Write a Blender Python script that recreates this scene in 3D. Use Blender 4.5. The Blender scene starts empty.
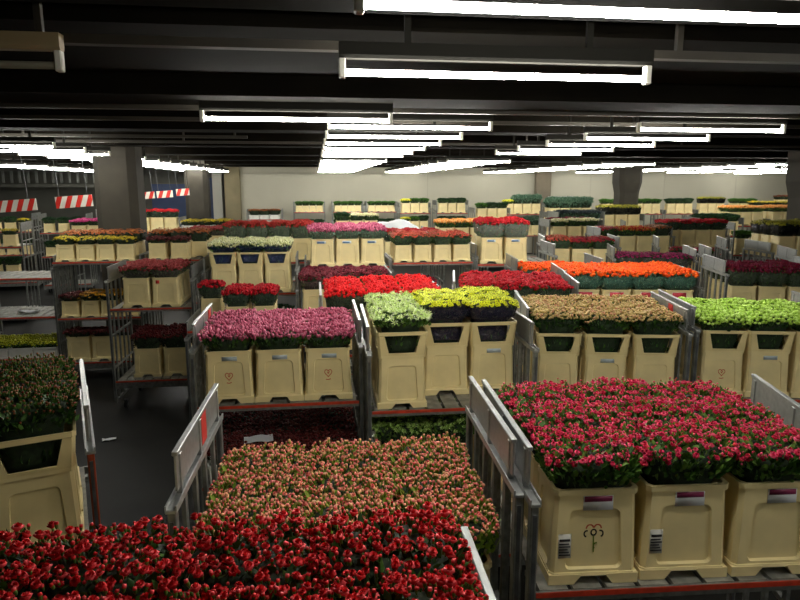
import bpy, bmesh, math, random
import numpy as np
from mathutils import Matrix, Vector

C = bpy.context.scene.collection
PI = math.pi
rad = math.radians

# ------------------------------------------------------------------ materials
def lin(c):
    out = []
    for v in c:
        v = v / 255.0
        out.append(v / 12.92 if v <= 0.04045 else ((v + 0.055) / 1.055) ** 2.4)
    return (*out, 1.0)

MATS = {}
def base_mat(name):
    m = bpy.data.materials.new(name)
    m.use_nodes = True
    return m, m.node_tree, m.node_tree.nodes['Principled BSDF']

def plain(name, col, rough=.5, metal=0.0, var=0.0, scale=8.0, spec=.5):
    if name in MATS: return MATS[name]
    m, t, b = base_mat(name)
    b.inputs['Roughness'].default_value = rough
    b.inputs['Metallic'].default_value = metal
    b.inputs['Specular IOR Level'].default_value = spec
    b.inputs['Base Color'].default_value = lin(col)
    if var > 0:
        tc = t.nodes.new('ShaderNodeTexCoord'); no = t.nodes.new('ShaderNodeTexNoise')
        no.inputs['Scale'].default_value = scale; no.inputs['Detail'].default_value = 5
        r = t.nodes.new('ShaderNodeValToRGB')
        a = lin([max(0, v * (1 - var)) for v in col]); z = lin([min(255, v * (1 + var)) for v in col])
        r.color_ramp.elements[0].position = .3; r.color_ramp.elements[1].position = .7
        r.color_ramp.elements[0].color = a; r.color_ramp.elements[1].color = z
        t.links.new(tc.outputs['Object'], no.inputs['Vector'])
        t.links.new(no.outputs['Fac'], r.inputs['Fac'])
        t.links.new(r.outputs['Color'], b.inputs['Base Color'])
    MATS[name] = m
    return m

def petal(name, cols, rough=.55):
    """colour differs from blossom to blossom (random per island)"""
    if name in MATS: return MATS[name]
    m, t, b = base_mat(name)
    b.inputs['Roughness'].default_value = rough
    b.inputs['Specular IOR Level'].default_value = .25
    g = t.nodes.new('ShaderNodeNewGeometry'); r = t.nodes.new('ShaderNodeValToRGB')
    el = r.color_ramp.elements
    while len(el) < len(cols): el.new(.5)
    for i, c in enumerate(cols):
        el[i].position = i / max(1, len(cols) - 1); el[i].color = lin(c)
    t.links.new(g.outputs['Random Per Island'], r.inputs['Fac'])
    t.links.new(r.outputs['Color'], b.inputs['Base Color'])
    MATS[name] = m
    return m

def sleeve_mat(name, col, clear):
    if name in MATS: return MATS[name]
    m, t, b = base_mat(name)
    b.inputs['Base Color'].default_value = lin(col); b.inputs['Roughness'].default_value = .18
    b.inputs['Specular IOR Level'].default_value = .9
    no = t.nodes.new('ShaderNodeTexNoise'); no.inputs['Scale'].default_value = 16; no.inputs['Detail'].default_value = 3
    tc = t.nodes.new('ShaderNodeTexCoord'); t.links.new(tc.outputs['Object'], no.inputs['Vector'])
    bu = t.nodes.new('ShaderNodeBump'); bu.inputs['Strength'].default_value = .9; bu.inputs['Distance'].default_value = .03
    t.links.new(no.outputs['Fac'], bu.inputs['Height']); t.links.new(bu.outputs['Normal'], b.inputs['Normal'])
    tr = t.nodes.new('ShaderNodeBsdfTransparent'); mx = t.nodes.new('ShaderNodeMixShader')
    mx.inputs[0].default_value = clear
    t.links.new(b.outputs[0], mx.inputs[1]); t.links.new(tr.outputs[0], mx.inputs[2])
    t.links.new(mx.outputs[0], t.nodes['Material Output'].inputs['Surface'])
    MATS[name] = m
    return m

CREAM = plain('cream_plastic', (236, 217, 160), .42, 0, .035, 6)
CREAM2 = plain('collar_plastic', (230, 210, 152), .45, 0, .035, 6)
CRATE = plain('white_plastic', (232, 232, 224), .45, 0, .04, 7)
STEEL = plain('galvanised_steel', (132, 134, 130), .42, .55, .14, 22)
ALU = plain('brushed_aluminium', (164, 166, 164), .36, .6, .06, 30)
DARKST = plain('dark_steel', (92, 94, 96), .5, .5, .15, 18)
SLAT = plain('deck_board', (132, 130, 120), .6, .1, .18, 14)
REDEDGE = plain('red_edge_paint', (186, 58, 34), .5, 0, .12, 20)
RUST = plain('orange_red_paint', (150, 62, 32), .55, 0, .15, 14)
RUBBER = plain('black_rubber', (24, 24, 24), .7)
STEM = plain('flower_stem', (46, 74, 34), .6)
TAGRED = plain('red_tag', (214, 52, 40), .5)
PAPER = plain('white_paper', (236, 238, 240), .6)
PURPLE = plain('purple_print', (150, 52, 92), .5)
BLUEP = plain('blue_print', (96, 136, 176), .5)
INK = plain('black_ink', (24, 24, 26), .5)
HEART = plain('red_print', (196, 76, 50), .5)
GREENP = plain('green_print', (110, 130, 44), .5)
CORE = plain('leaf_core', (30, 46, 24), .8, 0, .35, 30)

# ------------------------------------------------------------------ mesh helpers
def mesh_np(name, V, F, mi, mats, smooth=False):
    me = bpy.data.meshes.new(name)
    V = np.asarray(V, dtype=np.float32); F = np.asarray(F, dtype=np.int32)
    me.vertices.add(len(V)); me.vertices.foreach_set('co', V.ravel())
    me.loops.add(F.size); me.loops.foreach_set('vertex_index', F.ravel())
    me.polygons.add(len(F)); me.polygons.foreach_set('loop_start', np.arange(0, F.size, F.shape[1], dtype=np.int32))
    me.polygons.foreach_set('material_index', np.asarray(mi, dtype=np.int32))
    if smooth: me.polygons.foreach_set('use_smooth', np.ones(len(F), dtype=bool))
    me.update(calc_edges=True); me.validate()
    for m in mats: me.materials.append(m)
    return me

class MB:
    """collects boxes, bars and prisms into one mesh"""
    def __init__(s): s.bm = bmesh.new()
    def box(s, x0, x1, y0, y1, z0, z1, mat=0, bev=0.0):
        r = bmesh.ops.create_cube(s.bm, size=1)
        vs = r['verts']
        for v in vs:
            v.co = Vector(((x0 + x1) / 2 + v.co.x * (x1 - x0), (y0 + y1) / 2 + v.co.y * (y1 - y0), (z0 + z1) / 2 + v.co.z * (z1 - z0)))
        fs = {f for v in vs for f in v.link_faces}
        for f in fs: f.material_index = mat
        if bev:
            es = {e for f in fs for e in f.edges}
            bmesh.ops.bevel(s.bm, geom=list(es), offset=bev, segments=1, affect='EDGES')
        return s
    def cyl(s, p, q, r, n=10, mat=0):
        p, q = Vector(p), Vector(q); d = q - p
        M = Matrix.Translation((p + q) / 2) @ d.to_track_quat('Z', 'Y').to_matrix().to_4x4()
        k = bmesh.ops.create_cone(s.bm, cap_ends=True, segments=n, radius1=r, radius2=r, depth=d.length, matrix=M)
        for f in {f for v in k['verts'] for f in v.link_faces}: f.material_index = mat
        return s
    def prism(s, prof, y0, y1, mat=0, axis='y'):
        """profile in (x,z) swept along y"""
        a = [s.bm.verts.new((x, y0, z)) for x, z in prof]; b = [s.bm.verts.new((x, y1, z)) for x, z in prof]
        n = len(prof); fs = [s.bm.faces.new(a), s.bm.faces.new(b[::-1])]
        for i in range(n): fs.append(s.bm.faces.new((a[(i + 1) % n], a[i], b[i], b[(i + 1) % n])))
        for f in fs: f.material_index = mat
        return s
    def mesh(s, name, *mats):
        bmesh.ops.recalc_face_normals(s.bm, faces=s.bm.faces[:])
        me = bpy.data.meshes.new(name); s.bm.to_mesh(me); s.bm.free()
        for m in mats: me.materials.append(m)
        return me

def link(name, me, parent=None, loc=(0, 0, 0), rz=0.0, kind=None):
    o = bpy.data.objects.new(name, me); C.objects.link(o)
    o.location = loc; o.rotation_euler = (0, 0, rz)
    if parent is not None: o.parent = parent
    if kind: o['kind'] = kind
    return o

def thing(name, label, cat, loc=(0, 0, 0), rz=0.0, group=None, me=None):
    o = bpy.data.objects.new(name, me); C.objects.link(o)
    o.location = loc; o.rotation_euler = (0, 0, rz)
    o['label'] = label; o['category'] = cat
    if group: o['group'] = group
    return o

def structure(name, me, loc=(0, 0, 0)):
    o = link(name, me, None, loc); o['kind'] = 'structure'
    return o

# ------------------------------------------------------------------ buckets
ZS, LIFT = 1.15, .056      # bucket height against its drawing, and what that adds at the rim
def ring(hx, hy, z, ch=.018):
    return [(-hx + ch, -hy, z), (hx - ch, -hy, z), (hx, -hy + ch, z), (hx, hy - ch, z), (hx - ch, hy, z), (-hx + ch, hy, z), (-hx, hy - ch, z), (-hx, -hy + ch, z)]

def loft(bm, rings):
    rows = [[bm.verts.new(p) for p in r] for r in rings]
    quads = []
    for a, b in zip(rows, rows[1:]):
        quads.append([bm.faces.new((a[i], a[(i + 1) % 8], b[(i + 1) % 8], b[i])) for i in range(8)])
    return rows, quads

def inset_panel(bm, f, thick, depth, cut=False, bevel=.022):
    bmesh.ops.inset_individual(bm, faces=[f], thickness=thick, use_even_offset=True)
    if bevel:
        vs = list(f.verts)
        r = bmesh.ops.bevel(bm, geom=vs, offset=bevel, segments=3, affect='VERTICES')
    inner = None
    # the inset centre face is the face lying in the middle: find by being the largest coplanar
    return f

def bucket_mesh():
    bm = bmesh.new()
    H = .375
    rows, q = loft(bm, [ring(.189, .142, .036), ring(.176, .129, .352), ring(.184, .137, .354), ring(.184, .137, H), ring(.168, .121, H), ring(.172, .124, .06)])
    bm.faces.new(rows[0][::-1]); bm.faces.new(rows[-1])
    bm.normal_update()
    for k in (0, 4, 2, 6):
        f = q[0][k]
        nrm = f.normal.copy()
        bmesh.ops.inset_individual(bm, faces=[f], thickness=.042 if k in (0, 4) else .034, use_even_offset=True)
        zm = sum(v.co.z for v in f.verts) / 4
        for v in f.verts:
            if v.co.z < zm: v.co.z -= .022
            elif k in (0, 4):
                v.co.z -= .015; v.co.y -= .0006 * (1 if k == 0 else -1); v.co.x *= .93
        cs = [v.co.copy() for v in f.verts]
        bmesh.ops.delete(bm, geom=[f], context='FACES_ONLY')
        loop = []
        for i in range(4):      # rounded corners
            p, c0, q2 = cs[i - 1], cs[i], cs[(i + 1) % 4]
            u, w2 = (p - c0).normalized() * .026, (q2 - c0).normalized() * .026
            arc = [bm.verts.new(c0 + u + w2 - u * math.sin(t) - w2 * math.cos(t)) for t in (0, .4, .8, 1.17, PI / 2)]
            arc[0].co, arc[-1].co = c0 + u, c0 + w2
            kv = bm.verts.new(c0)
            for m1, m2 in zip(arc, arc[1:]): bm.faces.new((kv, m2, m1))
            loop += arc
        ctr = sum(cs, Vector()) / 4
        inner = [bm.verts.new(v.co + (ctr - v.co).normalized() * .007 - nrm * .015) for v in loop]
        nl = len(loop)
        for i in range(nl): bm.faces.new((loop[i], loop[(i + 1) % nl], inner[(i + 1) % nl], inner[i]))
        bm.faces.new(inner)
    for s in (-1, 1):           # two foot runners with a chamfered arch between them
        prof = [(s * .197, 0), (s * .086, 0), (s * .056, .034), (s * .056, .04), (s * .197, .04)]
        a = [bm.verts.new((x, -.15, z)) for x, z in prof]; b = [bm.verts.new((x, .15, z)) for x, z in prof]
        n = 5; bm.faces.new(a); bm.faces.new(b[::-1])
        for i in range(n): bm.faces.new((a[(i + 1) % n], a[i], b[i], b[(i + 1) % n]))
    v8 = [bm.verts.new(p) for p in ring(.197, .15, .034)]; w8 = [bm.verts.new(p) for p in ring(.192, .145, .046)]
    for i in range(8): bm.faces.new((v8[i], v8[(i + 1) % 8], w8[(i + 1) % 8], w8[i]))
    bm.faces.new(w8); bm.faces.new(v8[::-1])
    bmesh.ops.recalc_face_normals(bm, faces=bm.faces[:])
    me = bpy.data.meshes.new('bucket_body'); bm.to_mesh(me); bm.free(); me.materials.append(CREAM)
    me.transform(Matrix.Diagonal((1, 1, ZS, 1)))
    return me

def collar_mesh():
    bm = bmesh.new()
    rows, q = loft(bm, [ring(.186, .139, .372), ring(.187, .140, .39), ring(.199, .152, .532), ring(.203, .156, .536), ring(.203, .156, .562)])
    holes = []
    for k in (0, 4, 2, 6):
        f = q[1][k]
        bmesh.ops.inset_individual(bm, faces=[f], thickness=.012, use_even_offset=True)
        cx = sum((v.co for v in f.verts), Vector()) / 4
        for v in f.verts:       # the opening narrows downward and leaves strong corner posts
            k2 = .78 if v.co.z > cx.z else .62
            if k in (0, 4): v.co.x *= k2
            else: v.co.y *= k2
        holes.append(f)
    bmesh.ops.delete(bm, geom=holes, context='FACES_ONLY')
    bmesh.ops.recalc_face_normals(bm, faces=bm.faces[:])
    bmesh.ops.solidify(bm, geom=bm.faces[:], thickness=.012)
    bmesh.ops.recalc_face_normals(bm, faces=bm.faces[:])
    me = bpy.data.meshes.new('bucket_collar'); bm.to_mesh(me); bm.free(); me.materials.append(CREAM2)
    me.transform(Matrix.Translation((0, 0, LIFT)))
    return me

def crate_mesh():
    bm = bmesh.new()
    rows, q = loft(bm, [ring(.185, .14, 0, .012), ring(.193, .148, .14, .012), ring(.2, .153, .142, .012), ring(.2, .153, .17, .012), ring(.186, .14, .17, .012), ring(.18, .134, .02, .012)])
    bm.faces.new(rows[0][::-1]); bm.faces.new(rows[-1])
    for k in (0, 4):
        f = q[0][k]
        bmesh.ops.inset_individual(bm, faces=[f], thickness=.022, use_even_offset=True)
        bmesh.ops.inset_individual(bm, faces=[f], thickness=.004, depth=-.006, use_even_offset=True)
    bmesh.ops.recalc_face_normals(bm, faces=bm.faces[:])
    me = bpy.data.meshes.new('crate_body'); bm.to_mesh(me); bm.free(); me.materials.append(CRATE)
    return me

def scaled(me, sx, sy, sz, name):
    m = me.copy(); m.name = name
    m.transform(Matrix.Diagonal((sx, sy, sz, 1)))
    return m

BODY, COLLAR, CRATEM = bucket_mesh(), collar_mesh(), crate_mesh()
SMALL = scaled(BODY, .76, .84, .74 / ZS, 'small_bucket_body')

def panel_y(z): return -(.142 - (z - .036) / .316 * .013)
def front_plate(name, x0, x1, z0, z1, lift, mats, stripes=()):
    """thin printed label lying on the bucket's front; follows the wall's lean"""
    V, F, mi = [], [], []
    def add(a, b, c, d, off, m):
        i = len(V)
        for (x, z, o) in ((a, c, off), (b, c, off), (b, d, off), (a, d, off), (a, c, off - .003), (b, c, off - .003), (b, d, off - .003), (a, d, off - .003)):
            V.append((x, panel_y(z) - o, z))
        for f in ((0, 1, 2, 3), (7, 6, 5, 4), (0, 4, 5, 1), (1, 5, 6, 2), (2, 6, 7, 3), (3, 7, 4, 0)): F.append([i + k for k in f]); mi.append(m)
    add(x0, x1, z0, z1, lift, 0)
    for (a, b, c, d, m) in stripes: add(a, b, c, d, lift + .0015, m)
    V = [(x, y, z * ZS) for x, y, z in V]
    return mesh_np(name, V, F, mi, mats)

STICKER_PURPLE = front_plate('price_sticker', -.055, .075, .292, .348, .002, [PAPER, PURPLE], [(-.05, .07, .326, .347, 1)])
_st = [(-.155, -.105 - .006 * (k % 3), .115 + k * .011, .12 + k * .011, 1) for k in range(5)] + [(-.153, -.107, .172, .181, 1)]
STICKER_CODE = front_plate('barcode_sticker', -.158, -.102, .105, .2, .002, [plain('grey_paper', (196, 194, 184), .6), INK], _st)
STICKER_BLUE = front_plate('blue_sticker', -.085, .06, .312, .347, .002, [PAPER, BLUEP], [(-.075, .035, .316, .34, 1)])
STICKER_RED = front_plate('red_card', -.09, .09, .27, .348, .004, [PAPER, plain('pink_red_print', (206, 62, 74), .5)], [(-.086, .086, .284, .346, 1)])
STICKER_WHITE = front_plate('paper_sticker', -.05, .07, .305, .335, .002, [plain('faint_blue_paper', (178, 190, 196), .6)])

def outline_mesh(name, strokes, w, mats, y0=-.0025):
    """flat strokes drawn on the recessed panel, each a list of (x,z) points"""
    V, F, mi = [], [], []
    for pts, m in strokes:
        for (a, b) in zip(pts, pts[1:]):
            dx, dz = b[0] - a[0], b[1] - a[1]; L = math.hypot(dx, dz) or 1
            nx, nz = -dz / L * w / 2, dx / L * w / 2; i = len(V)
            for (x, z) in ((a[0] + nx, a[1] + nz), (a[0] - nx, a[1] - nz), (b[0] - nx, b[1] - nz), (b[0] + nx, b[1] + nz)):
                V.append((x, panel_y(z) + .014 + y0, z))
            F.append([i, i + 1, i + 2, i + 3]); mi.append(m)
    V = [(x, y - .0012, (z - .032) * ZS) for x, y, z in V]      # the panel leans a little as it drops
    return mesh_np(name, V, F, mi, mats)

_h = [(.03 * 16 / 16 * math.sin(t) ** 3, .225 + .03 / 16 * (13 * math.cos(t) - 5 * math.cos(2 * t) - 2 * math.cos(3 * t) - math.cos(4 * t))) for t in np.linspace(0, 2 * PI, 26)]
HEARTM = outline_mesh('heart_print', [(_h, 0), ([(-.02, .178), (.0, .174), (.02, .18)], 0), ([(-.008, .232), (0, .218), (.01, .236)], 0)], .006, [HEART])
def _arc(cx, cz, r, a0, a1, n=9): return [(cx + r * math.cos(a), cz + r * math.sin(a)) for a in np.linspace(a0, a1, n)]
FLOWERM = outline_mesh('flower_print', [(_arc(-.017, .245, .016, .2, PI), 0), (_arc(.017, .245, .016, 0, PI - .2), 0), (_arc(0, .23, .012, 0, 2 * PI), 1), (_arc(-.03, .225, .012, 1.2, 4.6), 1), (_arc(.03, .225, .012, -1.4, 2), 1), ([(0, .215), (.002, .15)], 2), (_arc(.014, .175, .013, 1.4, 4), 2)], .006, [HEART, INK, GREENP])

# ------------------------------------------------------------------ flower templates (triangles)
def fan(rings, top=None, bottom=None):
    V, F = [], []
    idx = []
    for r in rings:
        idx.append(list(range(len(V), len(V) + len(r)))); V += r
    for a, b in zip(idx, idx[1:]):
        n = len(a)
        for i in range(n):
            j = (i + 1) % n
            F += [(a[i], a[j], b[j]), (a[i], b[j], b[i])]
    if top is not None:
        V.append(top); k = len(V) - 1; n = len(idx[-1])
        F += [(idx[-1][i], idx[-1][(i + 1) % n], k) for i in range(n)]
    if bottom is not None:
        V.append(bottom); k = len(V) - 1; n = len(idx[0])
        F += [(idx[0][(i + 1) % n], idx[0][i], k) for i in range(n)]
    return V, F

def circ(n, r, z, zig=0, rz=0, ph=0):
    return [((r + (rz if i % 2 else 0)) * math.cos(2 * PI * i / n + ph), (r + (rz if i % 2 else 0)) * math.sin(2 * PI * i / n + ph), z + (zig if i % 2 else 0)) for i in range(n)]

def T_carnation():
    V, F = fan([circ(12, .18, -.7), circ(12, 1.0, .02, .28, -.2), circ(12, .5, .1, .05)], (0, 0, .2))
    V2, F2 = fan([circ(10, .1, -.1), circ(10, .72, .42, .22, -.14, .3)], None)
    V3, F3 = fan([circ(8, .05, 0), circ(8, .4, .6, .2, -.1, .7)], None)
    P, Q, m = list(V), list(F), [0] * len(F)
    for a, b in ((V2, F2), (V3, F3)):
        k = len(P); P += a; Q += [tuple(i + k for i in f) for f in b]; m += [0] * len(b)
    a, b = fan([circ(5, .16, -1.3), circ(5, .3, -.75)], (0, 0, -.5)); k = len(P)
    P += a; Q += [tuple(i + k for i in f) for f in b]; m += [1] * len(b)
    return P, Q, m

def T_bud():
    V, F = fan([circ(6, .28, 0), circ(6, .55, .45), circ(6, .5, .9, .25)], (0, 0, 1.1))
    m = [0] * len(F)
    a, b = fan([circ(6, .22, -.9), circ(6, .46, -.35), circ(6, .5, .25, .3)], None, (0, 0, -1)); k = len(V)
    return V + a, F + [tuple(i + k for i in f) for f in b], m + [1] * len(b)

def T_daisy(n=9):
    V, F, m = [], [], []
    for i in range(n):
        a = 2 * PI * i / n; d = .28
        k = len(V)
        V += [(.2 * math.cos(a - .3), .2 * math.sin(a - .3), .1), (.8 * math.cos(a - d), .8 * math.sin(a - d), .12), (1.05 * math.cos(a), 1.05 * math.sin(a), -.05), (.8 * math.cos(a + d), .8 * math.sin(a + d), .12), (.2 * math.cos(a + .3), .2 * math.sin(a + .3), .1)]
        F += [(k, k + 1, k + 4), (k + 1, k + 3, k + 4), (k + 1, k + 2, k + 3)]; m += [0] * 3
    a, b = fan([circ(7, .32, .06), circ(7, .25, .25)], (0, 0, .32)); k = len(V)
    V += a; F += [tuple(i + k for i in f) for f in b]; m += [2] * len(b)
    return V, F, m

def T_pom(n=9, zig=.16, tall=1.0):
    V, F = fan([circ(n, .35, -.75 * tall), circ(n, .95, -.3 * tall, .12, -zig, .2), circ(n, 1.0, .1 * tall, .1, -zig), circ(n, .7, .55 * tall, .15, -zig, .25)], (0, 0, .8 * tall))
    return V, F, [0] * len(F)

def T_rose():
    V, F = fan([circ(8, .25, -1.0), circ(8, .85, -.35), circ(8, 1.0, .25, .12, -.08), circ(8, .72, .1)], None)
    a, b = fan([circ(7, .5, -.2), circ(7, .66, .5, .1, -.06, .4), circ(7, .42, .35, 0, 0, .4)], None); k = len(V)
    V = V + a; F = F + [tuple(i + k for i in f) for f in b]
    a, b = fan([circ(6, .26, .1), circ(6, .34, .68, .1, -.05)], (0, 0, .5)); k = len(V)
    V = V + a; F = F + [tuple(i + k for i in f) for f in b]
    return V, F, [0] * len(F)

def T_tulip():
    V, F = fan([circ(6, .25, -1.2), circ(6, .75, -.5, .1), circ(6, .78, .3, .2), circ(6, .3, 1.1, .3)], (0, 0, .9), (0, 0, -1.3))
    return V, F, [0] * len(F)

def T_star():
    V, F, m = [], [], []
    for j, (r, z, n, ph) in enumerate(((1.1, .35, 6, 0), (.75, .8, 5, .5))):
        for i in range(n):
            a = 2 * PI * i / n + ph; k = len(V)
            V += [(.08 * math.cos(a + .8), .08 * math.sin(a + .8), -.1), (.55 * r * math.cos(a - .35), .55 * r * math.sin(a - .35), z * .8), (r * math.cos(a), r * math.sin(a), z), (.55 * r * math.cos(a + .35), .55 * r * math.sin(a + .35), z * .8)]
            F += [(k, k + 1, k + 3), (k + 1, k + 2, k + 3)]; m += [0, 0]
    return V, F, m

def T_tuft():
    V, F, m = [], [], []
    for i in range(7):
        a = 2 * PI * i / 7 * 1.9; l = .75 + .12 * (i % 3); k = len(V); w = .16
        ca, sa = math.cos(a), math.sin(a)
        V += [(-sa * w * .5, ca * w * .5, -1), (sa * w * .5, -ca * w * .5, -1), (ca * .5 * l + sa * w, sa * .5 * l - ca * w, .2), (ca * .5 * l - sa * w, sa * .5 * l + ca * w, .2), (ca * l, sa * l, .75 + .1 * (i % 2))]
        F += [(k, k + 1, k + 2), (k, k + 2, k + 3), (k + 3, k + 2, k + 4)]; m += [0] * 3
    return V, F, m

def T_leaf():
    V = [(0, 0, 0), (.3, .28, .06), (.3, -.28, .06), (.3, 0, -.02), (.72, .2, .06), (.72, -.2, .06), (.72, 0, -.04), (1.05, 0, -.12)]
    F = [(0, 3, 1), (0, 2, 3), (1, 3, 6), (1, 6, 4), (3, 2, 5), (3, 5, 6), (4, 6, 7), (6, 5, 7)]
    return V, F, [0] * 8

HEADS = {'carn': T_carnation(), 'bud': T_bud(), 'daisy': T_daisy(), 'pom': T_pom(), 'tall': T_pom(7, .2, 1.7), 'rose': T_rose(), 'tulip': T_tulip(), 'star': T_star(), 'tuft': T_tuft()}
LEAF = T_leaf()

def rot_to(n, spin):
    """rotation matrices taking +z to n (k,3) with a spin about it"""
    n = n / np.linalg.norm(n, axis=1, keepdims=True)
    h = np.where(np.abs(n[:, 2:3]) > .95, np.array([[1., 0, 0]]), np.array([[0, 0, 1.]]))
    x = np.cross(h, n); x /= np.linalg.norm(x, axis=1, keepdims=True)
    y = np.cross(n, x)
    c, s = np.cos(spin)[:, None], np.sin(spin)[:, None]
    X, Y = x * c + y * s, y * c - x * s
    return np.stack([X, Y, n], axis=2)

def scatter(tpl, R, S, P):
    V, F, m = np.array(tpl[0], float), np.array(tpl[1], int), np.array(tpl[2], int)
    k = len(P)
    W = np.einsum('kij,vj->kvi', R * S[:, None, None] if S.ndim == 1 else R * S[:, None, :], V) + P[:, None, :]
    G = F[None] + (np.arange(k) * len(V))[:, None, None]
    return W.reshape(-1, 3), G.reshape(-1, 3), np.tile(m, k)

def merge(parts):
    Vs, Fs, ms, o = [], [], [], 0
    for V, F, m in parts:
        Vs.append(V); Fs.append(F + o); ms.append(m); o += len(V)
    return np.concatenate(Vs), np.concatenate(Fs), np.concatenate(ms)

def spots(rng, n, ax, ay, p=4.0):
    """even, jittered spots inside a soft rectangle"""
    nx = max(2, int(round(math.sqrt(n * ax / ay)))); ny = max(2, int(round(n / nx)))
    gx, gy = np.meshgrid((np.arange(nx) + .5) / nx * 2 - 1, (np.arange(ny) + .5) / ny * 2 - 1)
    u = gx + (np.arange(ny) % 2)[:, None] * .5 / nx * 2 - .25 / nx * 2
    u = (u + rng.uniform(-.75, .75, u.shape) / nx).ravel(); v = (gy + rng.uniform(-.75, .75, gy.shape) / ny).ravel()
    return np.clip(u, -1.08, 1.08), np.clip(v, -1.08, 1.08)

LEAFCOLS = {
    'deep': [(28, 54, 20), (50, 84, 32), (76, 112, 44)],
    'mid': [(48, 80, 30), (78, 116, 44), (110, 146, 62)],
    'yel': [(78, 110, 32), (124, 156, 52), (168, 188, 84)],
    'blue': [(44, 80, 62), (72, 114, 92), (112, 144, 120)],
    'dim': [(20, 26, 16), (34, 44, 24), (50, 60, 32)],
}
def leafmat(k): return petal('leaves_' + k, LEAFCOLS[k], .45)

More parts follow.
